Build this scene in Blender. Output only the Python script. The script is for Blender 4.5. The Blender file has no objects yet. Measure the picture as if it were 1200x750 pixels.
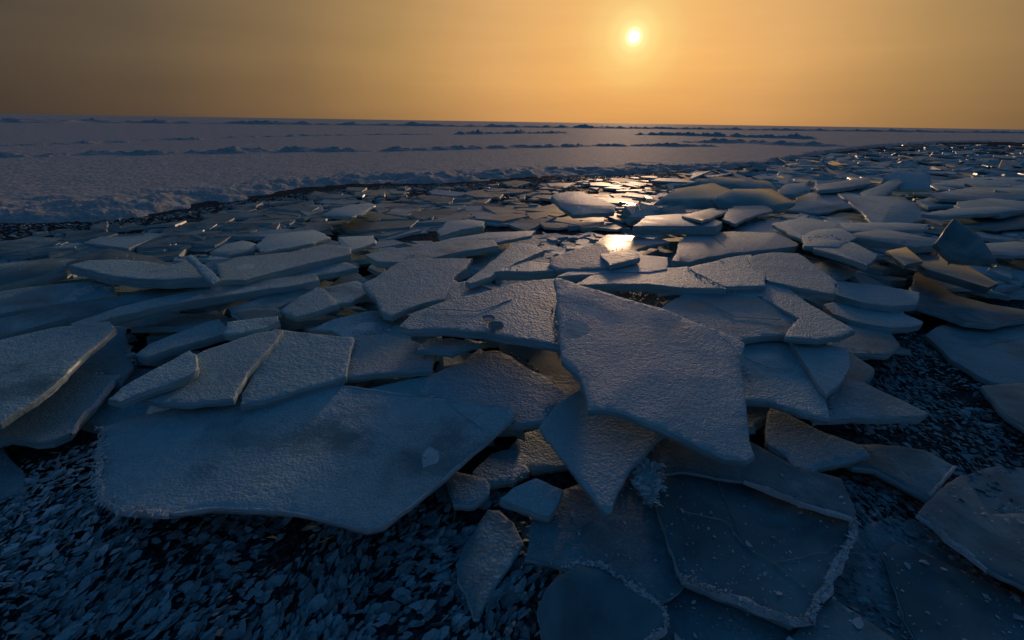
import bpy, bmesh, math, random
import numpy as np
from mathutils import Vector, Matrix, noise, geometry

# ------------------------------------------------------------------ camera
sc = bpy.context.scene
COL = sc.collection
FPX, CX, CY, CAM_H = 567.0, 600.0, 375.0, 1.4
PITCH = math.atan((375 - 142.5) / FPX)
ROLL = math.radians(0.89)
FW = Vector((0, math.cos(PITCH), -math.sin(PITCH)))
_r, _u = Vector((1, 0, 0)), Vector((1, 0, 0)).cross(FW)
RT = _r * math.cos(ROLL) + _u * math.sin(ROLL)
UP = RT.cross(FW)
EYE = Vector((0, 0, CAM_H))
cam = bpy.data.cameras.new('camera')
cam_ob = bpy.data.objects.new('camera', cam)
COL.objects.link(cam_ob)
cam.sensor_width, cam.lens = 36.0, 17.01
cam.clip_start, cam.clip_end = 0.05, 20000
_m = Matrix((RT, UP, -FW)).transposed().to_4x4()
_m.translation = EYE
cam_ob.matrix_world = _m
sc.camera = cam_ob


def ray(px, py):
    return (RT * ((px - CX) / FPX) + UP * ((CY - py) / FPX) + FW).normalized()


SUN = ray(743, 43)
SUN_EL, SUN_AZ = math.asin(SUN.z), math.atan2(SUN.x, SUN.y)

# ------------------------------------------------------------------ world
world = bpy.data.worlds.new('World')
sc.world = world
world.use_nodes = True
nt = world.node_tree
nt.nodes.clear()


def N(tree, kind, **kw):
    n = tree.nodes.new(kind)
    for k, v in kw.items():
        if k.startswith('i_'):
            key = k[2:]
            key = int(key) if key.isdigit() else key.replace('_', ' ')
            n.inputs[key].default_value = v
        else:
            setattr(n, k, v)
    return n


def link(tree, a, b):
    tree.links.new(a, b)


def ramp(tree, stops, interp='LINEAR'):
    n = tree.nodes.new('ShaderNodeValToRGB')
    n.color_ramp.interpolation = interp
    els = n.color_ramp.elements
    while len(els) < len(stops):
        els.new(0.5)
    for e, (p, c) in zip(els, stops):
        e.position = p
        e.color = (*c, 1) if len(c) == 3 else c
    return n


sky = N(nt, 'ShaderNodeTexSky', sky_type='NISHITA', sun_disc=False, sun_elevation=SUN_EL, sun_rotation=SUN_AZ,
        air_density=1.0, dust_density=1.2, ozone_density=6.0)
geo = N(nt, 'ShaderNodeTexCoord')
dot = N(nt, 'ShaderNodeVectorMath', operation='DOT_PRODUCT')
dot.inputs[1].default_value = SUN
link(nt, geo.outputs['Generated'], dot.inputs[0])
ang = N(nt, 'ShaderNodeMath', operation='ARCCOSINE', use_clamp=False)
link(nt, dot.outputs['Value'], ang.inputs[0])
angn = N(nt, 'ShaderNodeMath', operation='DIVIDE', i_1=math.pi)
link(nt, ang.outputs[0], angn.inputs[0])
# hazy air near the horizon: colour by angle from the sun (0..180 degrees)
hz = ramp(nt, [(0.0, (1.0, 0.60, 0.18)), (3 / 180, (.97, .53, .155)), (7 / 180, (.90, .45, .13)), (14 / 180, (.75, .39, .13)), (24 / 180, (.45, .255, .09)),
               (34 / 180, (.245, .15, .066)), (46 / 180, (.125, .085, .05)), (60 / 180, (.062, .048, .036)),
               (100 / 180, (.05, .052, .06)), (1.0, (.045, .052, .07))])
link(nt, angn.outputs[0], hz.inputs[0])
sep = N(nt, 'ShaderNodeSeparateXYZ')
link(nt, geo.outputs['Generated'], sep.inputs[0])
el = N(nt, 'ShaderNodeMath', operation='ARCSINE')
link(nt, sep.outputs['Z'], el.inputs[0])
eln = N(nt, 'ShaderNodeMath', operation='DIVIDE', i_1=math.pi / 2)
link(nt, el.outputs[0], eln.inputs[0])
hzw = ramp(nt, [(0.0, (1, 1, 1)), (14 / 90, (.97, .97, .97)), (38 / 90, (.0, .0, .0))], 'EASE')
link(nt, eln.outputs[0], hzw.inputs[0])
# slightly redder and dimmer at the very horizon
hel = ramp(nt, [(0.0, (.80, .76, .80)), (1.2 / 90, (.88, .84, .86)), (5 / 90, (1, 1, 1)), (13 / 90, (.99, 1.04, 1.05)), (1, (1, 1, 1))])
link(nt, eln.outputs[0], hel.inputs[0])
hmul = N(nt, 'ShaderNodeMix', data_type='RGBA', blend_type='MULTIPLY')
hmul.inputs[0].default_value = 1
link(nt, hz.outputs[0], hmul.inputs[6]); link(nt, hel.outputs[0], hmul.inputs[7])
# the sun's disc with its small aureole
disc = ramp(nt, [(0.0, (5, 4.6, 3.4)), (.38 / 12, (2.6, 2.3, 1.4)), (.62 / 12, (.5, .6, .36)), (1.0 / 12, (.16, .26, .14)), (1.8 / 12, (.06, .13, .06)),
                 (3.2 / 12, (.02, .045, .015)), (5.5 / 12, (0, 0, 0))], 'EASE')
angd = N(nt, 'ShaderNodeMath', operation='DIVIDE', i_1=math.radians(12))
link(nt, ang.outputs[0], angd.inputs[0])
link(nt, angd.outputs[0], disc.inputs[0])
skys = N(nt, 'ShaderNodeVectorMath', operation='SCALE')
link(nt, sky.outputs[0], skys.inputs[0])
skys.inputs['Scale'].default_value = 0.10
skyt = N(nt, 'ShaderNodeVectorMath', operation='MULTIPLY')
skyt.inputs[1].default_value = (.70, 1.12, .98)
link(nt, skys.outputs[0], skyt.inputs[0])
# faint uneven streaks in the haze
smap = N(nt, 'ShaderNodeMapping')
smap.inputs['Scale'].default_value = (1.6, 1.6, 16)
link(nt, geo.outputs['Generated'], smap.inputs['Vector'])
sno = N(nt, 'ShaderNodeTexNoise', i_Scale=1.6, i_Detail=4.0, i_Roughness=.5)
link(nt, smap.outputs[0], sno.inputs['Vector'])
smr = N(nt, 'ShaderNodeMapRange', i_1=.25, i_2=.75, i_3=.94, i_4=1.06)
link(nt, sno.outputs[0], smr.inputs[0])
hms = N(nt, 'ShaderNodeVectorMath', operation='SCALE')
link(nt, hmul.outputs[2], hms.inputs[0]); link(nt, smr.outputs[0], hms.inputs['Scale'])
mixs = N(nt, 'ShaderNodeMix', data_type='RGBA')
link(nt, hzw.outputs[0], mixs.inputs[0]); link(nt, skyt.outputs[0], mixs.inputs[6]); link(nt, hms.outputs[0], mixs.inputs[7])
adds = N(nt, 'ShaderNodeMix', data_type='RGBA', blend_type='ADD')
adds.inputs[0].default_value = 1
link(nt, mixs.outputs[2], adds.inputs[6]); link(nt, disc.outputs[0], adds.inputs[7])
bg = N(nt, 'ShaderNodeBackground')
bg.inputs[1].default_value = 1.0
link(nt, adds.outputs[2], bg.inputs[0])
wo = N(nt, 'ShaderNodeOutputWorld')
link(nt, bg.outputs[0], wo.inputs[0])

# ------------------------------------------------------------------ sun
sl = bpy.data.lights.new('sun', 'SUN')
sl.energy, sl.angle, sl.color = 1.1, math.radians(6), (1.0, .62, .38)
so = bpy.data.objects.new('sun', sl)
so.rotation_euler = SUN.to_track_quat('Z', 'Y').to_euler()
so.location = SUN * 50
COL.objects.link(so)

vs = sc.view_settings
vs.view_transform, vs.look, vs.exposure, vs.gamma = 'Standard', 'None', 0.0, 1.0
sc.cycles.use_denoising = True
sc.cycles.max_bounces = 6
sc.cycles.transmission_bounces = 5
sc.cycles.sample_clamp_indirect = 4

# ------------------------------------------------------------------ helpers
rng = random.Random(7)


def at(px, py, z):
    d = ray(px, py)
    t = (z - CAM_H) / d.z
    return EYE + d * t


def ob(name, me, mats, parent=None):
    o = bpy.data.objects.new(name, me)
    COL.objects.link(o)
    for m in (mats if isinstance(mats, (list, tuple)) else [mats]):
        if m.name not in me.materials:
            me.materials.append(m)
    if parent:
        o.parent = parent
    return o


def tag(o, label=None, cat=None, group=None, kind=None):
    for k, v in (('label', label), ('category', cat), ('group', group), ('kind', kind)):
        if v:
            o[k] = v
    return o


# ------------------------------------------------------------------ materials
def mat(name):
    m = bpy.data.materials.new(name)
    m.use_nodes = True
    t = m.node_tree
    b = t.nodes['Principled BSDF']
    return m, t, b


def ice_material(name, lo, hi, frost=(.38, .54, .62), clear=(.045, .085, .11), grain=75, bump=.75, trans=.35, clear_rough=.16,
                 frost_rough=.55, coord='Object', dist=.008, tint=.25, spec=.5, island=(.86, 1.06), cloud=None, strata=False, shift=.34):
    """Ice under hoarfrost: LO..HI is the noise range over which bare ice turns to frost (lo > 1: bare everywhere)."""
    m, t, b = mat(name)
    tc = N(t, 'ShaderNodeTexCoord')
    oi = N(t, 'ShaderNodeObjectInfo')
    off = N(t, 'ShaderNodeVectorMath', operation='SCALE')
    comb = N(t, 'ShaderNodeCombineXYZ')
    link(t, oi.outputs['Random'], comb.inputs[0]); link(t, oi.outputs['Random'], comb.inputs[1])
    link(t, comb.outputs[0], off.inputs[0]); off.inputs['Scale'].default_value = 40
    gsz = N(t, 'ShaderNodeMapRange', i_3=.65, i_4=1.45)
    fr_ = N(t, 'ShaderNodeMath', operation='FRACT')
    m7 = N(t, 'ShaderNodeMath', operation='MULTIPLY', i_1=7.31)
    link(t, oi.outputs['Random'], m7.inputs[0]); link(t, m7.outputs[0], fr_.inputs[0]); link(t, fr_.outputs[0], gsz.inputs[0])
    csc = N(t, 'ShaderNodeVectorMath', operation='SCALE')
    link(t, tc.outputs[coord], csc.inputs[0]); link(t, gsz.outputs[0], csc.inputs['Scale'])
    co = N(t, 'ShaderNodeVectorMath', operation='ADD')
    link(t, csc.outputs[0], co.inputs[0]); link(t, off.outputs[0], co.inputs[1])
    n1 = N(t, 'ShaderNodeTexNoise', i_Scale=2.3, i_Detail=6.0, i_Roughness=.62)
    n2 = N(t, 'ShaderNodeTexNoise', i_Scale=float(grain), i_Detail=4.0, i_Roughness=.6, i_Distortion=.3)
    n3 = N(t, 'ShaderNodeTexNoise', i_Scale=grain * .24, i_Detail=3.0, i_Roughness=.5)
    vo = N(t, 'ShaderNodeTexVoronoi', i_Scale=grain * .8)
    for n in (n1, n2, n3, vo):
        link(t, co.outputs[0], n.inputs['Vector'])
    # coverage
    add = N(t, 'ShaderNodeMath', operation='MULTIPLY_ADD', i_1=.30)
    sft = N(t, 'ShaderNodeMath', operation='MULTIPLY_ADD', i_1=shift, i_2=-shift / 2)
    link(t, oi.outputs['Random'], sft.inputs[0])
    n1s = N(t, 'ShaderNodeMath', operation='ADD')
    link(t, n1.outputs[0], n1s.inputs[0]); link(t, sft.outputs[0], n1s.inputs[1])
    link(t, n2.outputs[0], add.inputs[0]); link(t, n1s.outputs[0], add.inputs[2])
    mr = N(t, 'ShaderNodeMapRange', i_1=lo + .15, i_2=hi + .15)
    mr.interpolation_type = 'SMOOTHSTEP'
    link(t, add.outputs[0], mr.inputs[0])
    # colour
    var = ramp(t, [(.30, tuple(c * .45 for c in frost)), (.50, tuple(c * .92 for c in frost)), (.66, tuple(min(1, c * 1.28) for c in frost))])
    nv = N(t, 'ShaderNodeTexNoise', i_Scale=float(grain) * 1.6, i_Detail=3.0, i_Roughness=.7)
    link(t, co.outputs[0], nv.inputs['Vector'])
    nm = N(t, 'ShaderNodeMath', operation='MULTIPLY_ADD', i_1=.72)
    nm2 = N(t, 'ShaderNodeMath', operation='MULTIPLY', i_1=.28)
    link(t, n1.outputs[0], nm2.inputs[0])
    link(t, nv.outputs[0], nm.inputs[0]); link(t, nm2.outputs[0], nm.inputs[2])
    link(t, nm.outputs[0], var.inputs[0])
    gr = N(t, 'ShaderNodeMix', data_type='RGBA')
    gr.inputs[7].default_value = (frost[0] * .72, frost[1] * .86, frost[2] * .86, 1)
    gm = N(t, 'ShaderNodeMapRange', i_1=.45, i_2=.62, i_4=tint * 3)
    link(t, n3.outputs[0], gm.inputs[0])
    link(t, gm.outputs[0], gr.inputs[0]); link(t, var.outputs[0], gr.inputs[6])
    rv = N(t, 'ShaderNodeMapRange', i_1=0., i_2=1., i_3=island[0], i_4=island[1])
    gi = N(t, 'ShaderNodeNewGeometry')
    link(t, gi.outputs['Random Per Island'], rv.inputs[0])
    sc_ = N(t, 'ShaderNodeVectorMath', operation='SCALE')
    link(t, gr.outputs[2], sc_.inputs[0]); link(t, rv.outputs[0], sc_.inputs['Scale'])
    cm = N(t, 'ShaderNodeMix', data_type='RGBA')
    if cloud:
        n4 = N(t, 'ShaderNodeTexNoise', i_Scale=3.1, i_Detail=5.0, i_Roughness=.55, i_Distortion=1.2)
        if strata:
            mp = N(t, 'ShaderNodeMapping')
            mp.inputs['Scale'].default_value = (1.2, 1.2, 28)
            link(t, co.outputs[0], mp.inputs['Vector']); link(t, mp.outputs[0], n4.inputs['Vector'])
        else:
            link(t, co.outputs[0], n4.inputs['Vector'])
        cl = ramp(t, [(.38, clear), (.66, cloud)])
        link(t, n4.outputs[0], cl.inputs[0]); link(t, cl.outputs[0], cm.inputs[6])
    else:
        cm.inputs[6].default_value = (*clear, 1)
    link(t, mr.outputs[0], cm.inputs[0]); link(t, sc_.outputs[0], cm.inputs[7])
    link(t, cm.outputs[2], b.inputs['Base Color'])
    rr = N(t, 'ShaderNodeMapRange', i_3=clear_rough, i_4=frost_rough)
    link(t, mr.outputs[0], rr.inputs[0]); link(t, rr.outputs[0], b.inputs['Roughness'])
    tr = N(t, 'ShaderNodeMapRange', i_3=trans, i_4=0.0)
    link(t, mr.outputs[0], tr.inputs[0]); link(t, tr.outputs[0], b.inputs['Transmission Weight'])
    b.inputs['IOR'].default_value = 1.31
    b.inputs['Specular IOR Level'].default_value = spec
    # relief
    h = N(t, 'ShaderNodeMath', operation='MULTIPLY_ADD', i_1=.5)
    link(t, vo.outputs['Distance'], h.inputs[0]); link(t, n2.outputs[0], h.inputs[2])
    h2 = N(t, 'ShaderNodeMath', operation='MULTIPLY_ADD', i_1=1.4)
    link(t, n3.outputs[0], h2.inputs[0]); link(t, h.outputs[0], h2.inputs[2])
    bs = N(t, 'ShaderNodeMapRange', i_3=bump * .12, i_4=bump)
    link(t, mr.outputs[0], bs.inputs[0])
    bp = N(t, 'ShaderNodeBump', i_Distance=dist)
    link(t, bs.outputs[0], bp.inputs['Strength']); link(t, h2.outputs[0], bp.inputs['Height'])
    link(t, bp.outputs[0], b.inputs['Normal'])
    return m


M_FROST = ice_material('frost', .16, .40, frost=(.35, .55, .61), clear=(.13, .25, .28), cloud=(.22, .36, .38), grain=95, clear_rough=.45)
M_PATCH = ice_material('patchy_frost', .30, .52, shift=.04, frost=(.36, .54, .60), clear=(.10, .20, .23), cloud=(.17, .29, .31), grain=95, clear_rough=.42, trans=.1)
M_HALF = ice_material('thin_frost', .34, .64, spec=.3, clear=(.09, .18, .20), trans=.15, clear_rough=.5, cloud=(.18, .30, .32), frost=(.36, .53, .58))
M_CLEAR = ice_material('clear_ice', .46, .84, clear=(.065, .145, .175), trans=.1, bump=.6, clear_rough=.42, frost=(.32, .45, .49), cloud=(.16, .29, .32))
M_GLASS = ice_material('glassy_ice', .60, .9, clear=(.16, .31, .34), trans=.5, bump=.5, clear_rough=.12, cloud=(.36, .52, .54), grain=60, dist=.006)
M_WET = ice_material('wet_ice', .55, .85, clear=(.22, .25, .26), trans=.0, bump=.8, clear_rough=.33, spec=.4)
M_SIDE = ice_material('ice_edge', .50, .85, clear=(.24, .43, .48), trans=.12, bump=.9, clear_rough=.38, frost=(.44, .57, .62), grain=45, cloud=(.46, .64, .68), strata=True)
M_SNOW = ice_material('snow', -.3, .1, frost=(.48, .48, .48), grain=9, bump=.8, dist=.05, frost_rough=.8, spec=.25, island=(1, 1))
M_FLAKE = ice_material('frost_flake', -.3, .1, frost=(.30, .43, .48), grain=120, bump=.3, island=(.42, 1.1))

M_RIM = ice_material('hoarfrost', -.3, .1, frost=(.70, .72, .75), grain=160, bump=.4, island=(.6, 1.15))

m, t, b = mat('dark_lake_ice')
t.nodes.remove(b)
_out = next(n for n in t.nodes if n.type == 'OUTPUT_MATERIAL')
_df = N(t, 'ShaderNodeBsdfDiffuse')
_df.inputs[0].default_value = (.008, .014, .020, 1)
_gl = N(t, 'ShaderNodeBsdfGlossy')
_gl.inputs[0].default_value = (.9, .9, .9, 1)
_gl.inputs['Roughness'].default_value = .22
_mx = N(t, 'ShaderNodeMixShader')
_n = N(t, 'ShaderNodeTexNoise', i_Scale=5.0, i_Detail=8.0, i_Roughness=.65)
_tc = N(t, 'ShaderNodeTexCoord')
link(t, _tc.outputs['Object'], _n.inputs['Vector'])
_w = N(t, 'ShaderNodeMapRange', i_1=.5, i_2=.75, i_3=.012, i_4=.08)      # polished patches in dull, frosted dark ice
link(t, _n.outputs[0], _w.inputs[0]); link(t, _w.outputs[0], _mx.inputs[0])
_n5 = N(t, 'ShaderNodeTexNoise', i_Scale=34.0, i_Detail=6.0, i_Roughness=.7, i_Distortion=.8)
link(t, _tc.outputs['Object'], _n5.inputs['Vector'])
_cr = ramp(t, [(.46, (.008, .014, .020)), (.72, (.12, .18, .21))])
link(t, _n5.outputs[0], _cr.inputs[0]); link(t, _cr.outputs[0], _df.inputs[0])
_b = N(t, 'ShaderNodeBump', i_Strength=.8, i_Distance=.05)
link(t, _n.outputs[0], _b.inputs['Height'])
link(t, _b.outputs[0], _df.inputs['Normal']); link(t, _b.outputs[0], _gl.inputs['Normal'])
link(t, _df.outputs[0], _mx.inputs[1]); link(t, _gl.outputs[0], _mx.inputs[2]); link(t, _mx.outputs[0], _out.inputs[0])
M_LAKE = m

# ------------------------------------------------------------------ ice plates
def jag(poly, step, amp, seed):
    """Resample a 2-D outline every STEP metres and roughen it."""
    out = []
    n = len(poly)
    for i in range(n):
        a, b_ = poly[i], poly[(i + 1) % n]
        d = b_ - a
        k = max(1, int(d.length / step))
        nrm = Vector((d.y, -d.x)).normalized() if d.length > 1e-6 else Vector((0, 0))
        for j in range(k):
            p = a + d * (j / k)
            if j:
                s = noise.noise((p.x * 6 + seed, p.y * 6, seed)) * 2.2 + noise.noise((p.x * 38, p.y * 38 + seed, 3.1)) * 1.2
                p = p + nrm * (s * amp)
            out.append(p)
    return out


def area(poly):
    return .5 * sum(poly[i].x * poly[(i + 1) % len(poly)].y - poly[(i + 1) % len(poly)].x * poly[i].y for i in range(len(poly)))


def inset(poly, d):
    n = len(poly)
    res = []
    for i in range(n):
        e1 = (poly[i] - poly[i - 1]); e2 = (poly[(i + 1) % n] - poly[i])
        nn = Vector((-e1.y, e1.x)).normalized() + Vector((-e2.y, e2.x)).normalized()
        nn = nn.normalized() if nn.length > 1e-6 else Vector((0, 0))
        res.append(poly[i] + nn * d)
    return res


def plate_meshes(poly, thick, bev, step, amp, seed, grid, bow):
    """poly: CCW 2-D outline in metres on the plate's own plane. Returns (crust mesh, body mesh)."""
    P = jag(poly, step, amp, seed) if step else poly
    I1, I2 = inset(P, bev * .35), inset(P, bev * 1.1)
    n = len(P)

    def wob(p, k):
        return noise.noise((p.x * 1.7 + seed, p.y * 1.7, k)) * bow + noise.noise((p.x * 7 + seed, p.y * 7, k)) * bow * .35
    # crust
    verts = [(p.x, p.y, -bev + wob(p, 0)) for p in P] + [(p.x, p.y, -bev * .35 + wob(p, 0)) for p in I1]
    faces = [(i, (i + 1) % n, n + (i + 1) % n, n + i) for i in range(n)]
    done = False
    if grid:
        xs = [p.x for p in I2]; ys = [p.y for p in I2]
        pts = list(I2)
        x = min(xs)
        while x < max(xs):
            y = min(ys)
            while y < max(ys):
                pts.append(Vector((x + rng.uniform(-.3, .3) * grid, y + rng.uniform(-.3, .3) * grid)))
                y += grid
            x += grid
        try:
            r = geometry.delaunay_2d_cdt(pts, [], [list(range(n))], 1, 1e-5)
            base = len(verts)
            verts += [(p.x, p.y, wob(p, 0)) for p in r[0]]
            # outline vertices keep their order in the output when nothing was merged
            ok = all((r[0][i] - I2[i]).length < 1e-4 for i in range(n))
            if ok:
                faces += [(n + i, n + (i + 1) % n, base + (i + 1) % n, base + i) for i in range(n)]
                faces += [tuple(base + k for k in f) for f in r[2]]
                done = True
            else:
                verts = verts[:base]
        except Exception:
            pass
    if not done:
        base = len(verts)
        verts += [(p.x, p.y, wob(p, 0)) for p in I2]
        faces += [(n + i, n + (i + 1) % n, base + (i + 1) % n, base + i) for i in range(n)]
        faces.append(tuple(base + i for i in range(n)))
    cr = bpy.data.meshes.new('frost_crust')
    cr.from_pydata(verts, [], faces)
    mi = [0] * len(cr.polygons)
    for i in range(n):
        if noise.noise((P[i].x * 5 + seed, P[i].y * 5, 2.2)) > -.12:
            mi[i] = 1
    cr['rim'] = 1
    cr.materials.append(None); cr.materials.append(None)
    cr.polygons.foreach_set('material_index', mi)
    # body
    R = [inset(P, .001), inset(P, -.002), inset(P, .001), inset(P, .003)]
    Z = [-bev * 1.02, -thick * .42, -thick * .82, -thick]
    v2, f2 = [], []
    for k, (ring, z) in enumerate(zip(R, Z)):
        for p in ring:
            j = noise.noise((p.x * 22, p.y * 22, k * 3.3 + seed)) * thick * .2 if k in (1, 2) else 0
            v2.append((p.x + j, p.y + j * .6, z + wob(p, 0) + (j * .5 if k < 3 else 0)))
    for k in range(3):
        f2 += [((k + 1) * n + i, (k + 1) * n + (i + 1) % n, k * n + (i + 1) % n, k * n + i) for i in range(n)]
    f2.append(tuple(range(n)))
    f2.append(tuple(3 * n + i for i in reversed(range(n))))
    bd = bpy.data.meshes.new('ice_body')
    bd.from_pydata(v2, [], f2)
    return cr, bd


def smooth(me, ang=40):
    me.polygons.foreach_set('use_smooth', [True] * len(me.polygons))
    if ang:
        me.set_sharp_from_angle(angle=math.radians(ang))
    me.update()


# each: key, base height above its surroundings, slope right, slope away, clearance over what lies below, thickness, surface, outline, label
# outlines are photo pixels; the height comes from the stack each plate rests on. Listed from the lowest of the stack to the topmost.
S = []


def slab(key, label, pts, sx=0., sy=.04, gap=.03, t=.055, m='F', z=None, parts=''):
    S.append(dict(key=key, label=label, px=[tuple(map(float, p.split(','))) for p in pts.split()], sx=sx, sy=sy, gap=gap, t=t, m=m, z=z, parts=parts))


# --- far side of the heap
slab('H3', 'pale wedge of ice lying alone on dark ice before the snow bank', '376,252 392,244 412,240 434,238 440,240 425,250 412,254', sy=-.05, m='H')
slab('H2', 'small roof shaped ice plate beside the tent shaped plate at the dark ice', '246,295 264,286 284,282 296,288 298,294 270,298', sy=-.05, sx=-.06)
slab('H1', 'tent shaped ice plate with two slanted faces at the edge of dark ice', '300,288 312,276 340,272 368,269 388,278 360,286 306,296', sy=-.08, sx=.05)
slab('H4', 'small square frosted plate at the far rim of the heap', '396,278 438,276 440,284 410,291', sy=-.03)
slab('H6', 'thick pale wedge of ice standing proud above the dark ice', '512,272 524,259 548,257 568,260 566,265 540,269 516,276', sx=.04, sy=-.02, t=.12, gap=.05)
slab('H7', 'flat snowy plate behind the pale wedge shaped plates', '505,285 530,279 570,272 628,270 622,276 580,284 530,290', sy=-.02)
slab('H8', 'rough glassy slab leaning up beside the sun glitter', '646,230 652,226 680,224 700,231 722,241 720,249 672,251 656,241', sy=.14, sx=-.08, m='F', t=.1)
slab('B13a', 'teal glassy plate at the back of the leaning stack of clear plates', '798,217 838,206 900,212 920,230 846,229', sy=.35, m='G', t=.08, z=.36)
slab('B13b', 'long teal glassy plate leaning low across the clear stack', '766,239 792,221 836,214 884,236 850,244 798,247', sy=.3, sx=.05, m='G', t=.08, z=.33)
slab('B13c', 'shaded teal plate at the front of the leaning clear stack', '834,233 860,221 904,221 924,237 916,247 852,242', sy=.3, sx=-.06, m='G', t=.08, z=.33)
slab('H14', 'small shaded block with square face beyond the clear stack', '908,228 920,216 946,214 950,221 930,228', sy=.12, t=.12, z=.4)
slab('H15', 'low frosted plate between the clear stack and the wide smooth plate', '918,246 940,226 985,224 1015,232 1000,243 960,250', sy=.03)
slab('R_a', 'grey frosted plate with straight shaded front edge far in the rubble', '955,217 986,212 1018,207 1020,215 985,221 958,223', sy=.0, t=.1, z=.36)
slab('R_b', 'narrow ice plank propped up slantwise on the rubble', '1008,226 1044,213 1050,216 1028,229', sy=.0, sx=.12, gap=.05, z=.42)
slab('R_c', 'broad blue shaded plate tilted up far out in the rubble', '1036,208 1050,199 1090,203 1092,222 1056,222', sy=.32, t=.08, z=.34)
slab('R_h', 'thin frosted sheet lying beyond the wavy layered plates', '1088,216 1130,208 1200,208 1215,216 1160,222 1100,222', sy=.02, z=.33)
slab('R_h2', 'long thin sheet with dark front among the wavy layered plates', '1090,227 1140,219 1215,222 1230,229 1170,232 1110,232', sy=.02, t=.08, z=.34)
slab('R_e', 'short wavy plate next to the wide smooth plate', '1074,235 1096,230 1126,235 1118,241 1088,242', sy=.0, t=.08)
slab('R_f', 'wavy plate with curved dark front beyond the glass clear shard', '1122,236 1160,232 1200,236 1225,241 1170,244 1132,244', sy=.0, t=.08)
slab('R_d', 'wide smooth blue plate sloping down in the rubble', '982,227 1016,229 1060,231 1079,246 1082,258 1030,261 1008,246', sy=.10, sx=-.05, m='H', gap=.04)
slab('R_g', 'long slim plate with a white edge behind the glass clear shard', '1080,251 1120,244 1172,242 1200,246 1160,250 1104,254', sy=.0, t=.07)
slab('R_g2', 'low grey plate crossing behind the glass clear shard', '1105,262 1150,252 1215,252 1240,262 1170,268', sy=.02, m='H')
slab('R_i', 'pink lit narrow plate at the foot of the wide smooth plate', '984,261 1050,261 1088,263 1084,269 1024,269 990,271', sy=-.05)
slab('H12', 'low plate with pale wet sheen beside the big lit plate', '856,270 876,262 892,258 910,259 922,266 934,273 900,274', sy=-.02, m='H')
slab('H11', 'flat grey plate lying against the pale pointed sliver', '846,256 858,241 896,241 906,246 880,254 862,262', sy=-.02)
slab('H10', 'pale pointed sliver of ice catching the low sun', '808,251 832,244 858,240 858,245 830,253', sy=-.10, t=.05)
slab('H9', 'sunlit plate with blue shaded front below the clear stack', '742,265 758,253 790,251 818,250 846,260 840,265 796,265 756,265', sy=-.06, t=.14, gap=.05)
slab('R_o', 'grey plate overlapping the far corner of the big lit plate', '905,262 940,254 985,262 992,272 950,276 925,274', sy=.0)
slab('R_j', 'pale plate with pink top at the back of the plate pile', '940,276 958,269 986,267 996,277 975,283 950,284', sy=-.04)
slab('R_k', 'flat plate with deep shaded front before the glass clear shard', '990,276 1030,267 1068,274 1100,283 1066,286 1032,282', sy=.0, t=.1, gap=.05)
slab('R_q', 'brown tinted flat plate beside the foot of the glass clear shard', '1150,287 1190,283 1240,287 1240,298 1190,300 1160,297', sy=.0, m='H')
slab('R_q2', 'long low plate emerging beside the leaning clear pieces', '1160,312 1200,303 1250,306 1250,322 1190,324', sy=.02, m='H')
slab('R_m', 'small blue shaded plate under the pointed frosted plate', '955,312 975,304 1004,316 994,324 966,326', sy=.05)
slab('R_l', 'frosted plate with a pointed corner beside the clear broken pieces', '942,284 960,279 1000,284 1029,298 1016,311 985,300 955,292', sy=.0, t=.07, gap=.045)
slab('E9', 'wet gold shining plate mirroring the sun', '698,284 710,275 740,276 785,283 758,288 726,295 712,292', sy=-.05, z=.36, m='W', t=.05)
slab('H5', 'long low plate in two shaded steps behind the rippled plate', '428,298 470,290 530,282 578,281 584,288 530,297 490,303 440,306', sy=.02, t=.09)
slab('E26', 'wide smooth dark sheet of ice at the edge of the flake covered ice', '1084,392 1110,378 1150,374 1200,370 1300,378 1300,480 1215,452 1160,446 1115,420', sy=.01, m='H', z=.06)
slab('E27', 'thin bare sheet in the flake covered ice below the wide dark sheet', '1150,452 1210,448 1300,476 1300,540 1230,520 1180,486', sy=.0, m='H', z=.03)
slab('E25', 'smooth grey green plate sloping down from the glassy slab', '1073,319 1096,329 1120,346 1160,356 1205,364 1215,372 1165,380 1132,377 1100,366 1072,355', sy=.06, sx=-.05, m='C', t=.07, gap=.04)
slab('E22', 'low plate with a rounded shaded end beside the flake covered ice', '972,399 1004,380 1028,384 1055,404 1041,416 1010,414 985,409', sy=.03, sx=-.06, m='H')
slab('E18', 'small triangular plate tucked under the frosted five sided plate', '980,412 1000,414 1025,431 1022,441 1000,447 976,452', sy=.03, m='H')
slab('E19', 'dark pointed plate with a glowing orange edge above flake covered ice', '962,476 985,450 1012,447 1050,465 1088,484 1080,490 1056,489 1000,489 970,488', sy=.02, m='H', z=.12)
slab('E16', 'large grey plate split by a hairline beside the spearhead slab', '846,396 925,397 946,430 959,452 968,463 973,491 940,484 900,471 874,463 860,440', sy=.05, t=.05)
slab('E17', 'frosted five sided plate joined along a hairline crack', '926,398 960,402 994,408 996,427 986,447 969,462 960,451 947,430', sy=.05, t=.06)
slab('E23', 'long leaf shaped plate second above the flake covered ice', '966,356 1010,356 1060,368 1082,377 1072,382 1044,384 1020,380 996,375 976,367', sy=.03, t=.07)
slab('E24', 'upper leaf shaped plate with smooth curved front edge', '974,331 1030,334 1078,343 1074,357 1046,359 1010,354 984,343', sy=.02, t=.07, gap=.04)
slab('E13', 'deep blue shaded plate below the lit kite shaped plate', '778,364 804,341 850,334 900,336 897,349 937,370 921,390 893,394 850,393 800,378', sy=.08, gap=.02)
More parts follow.
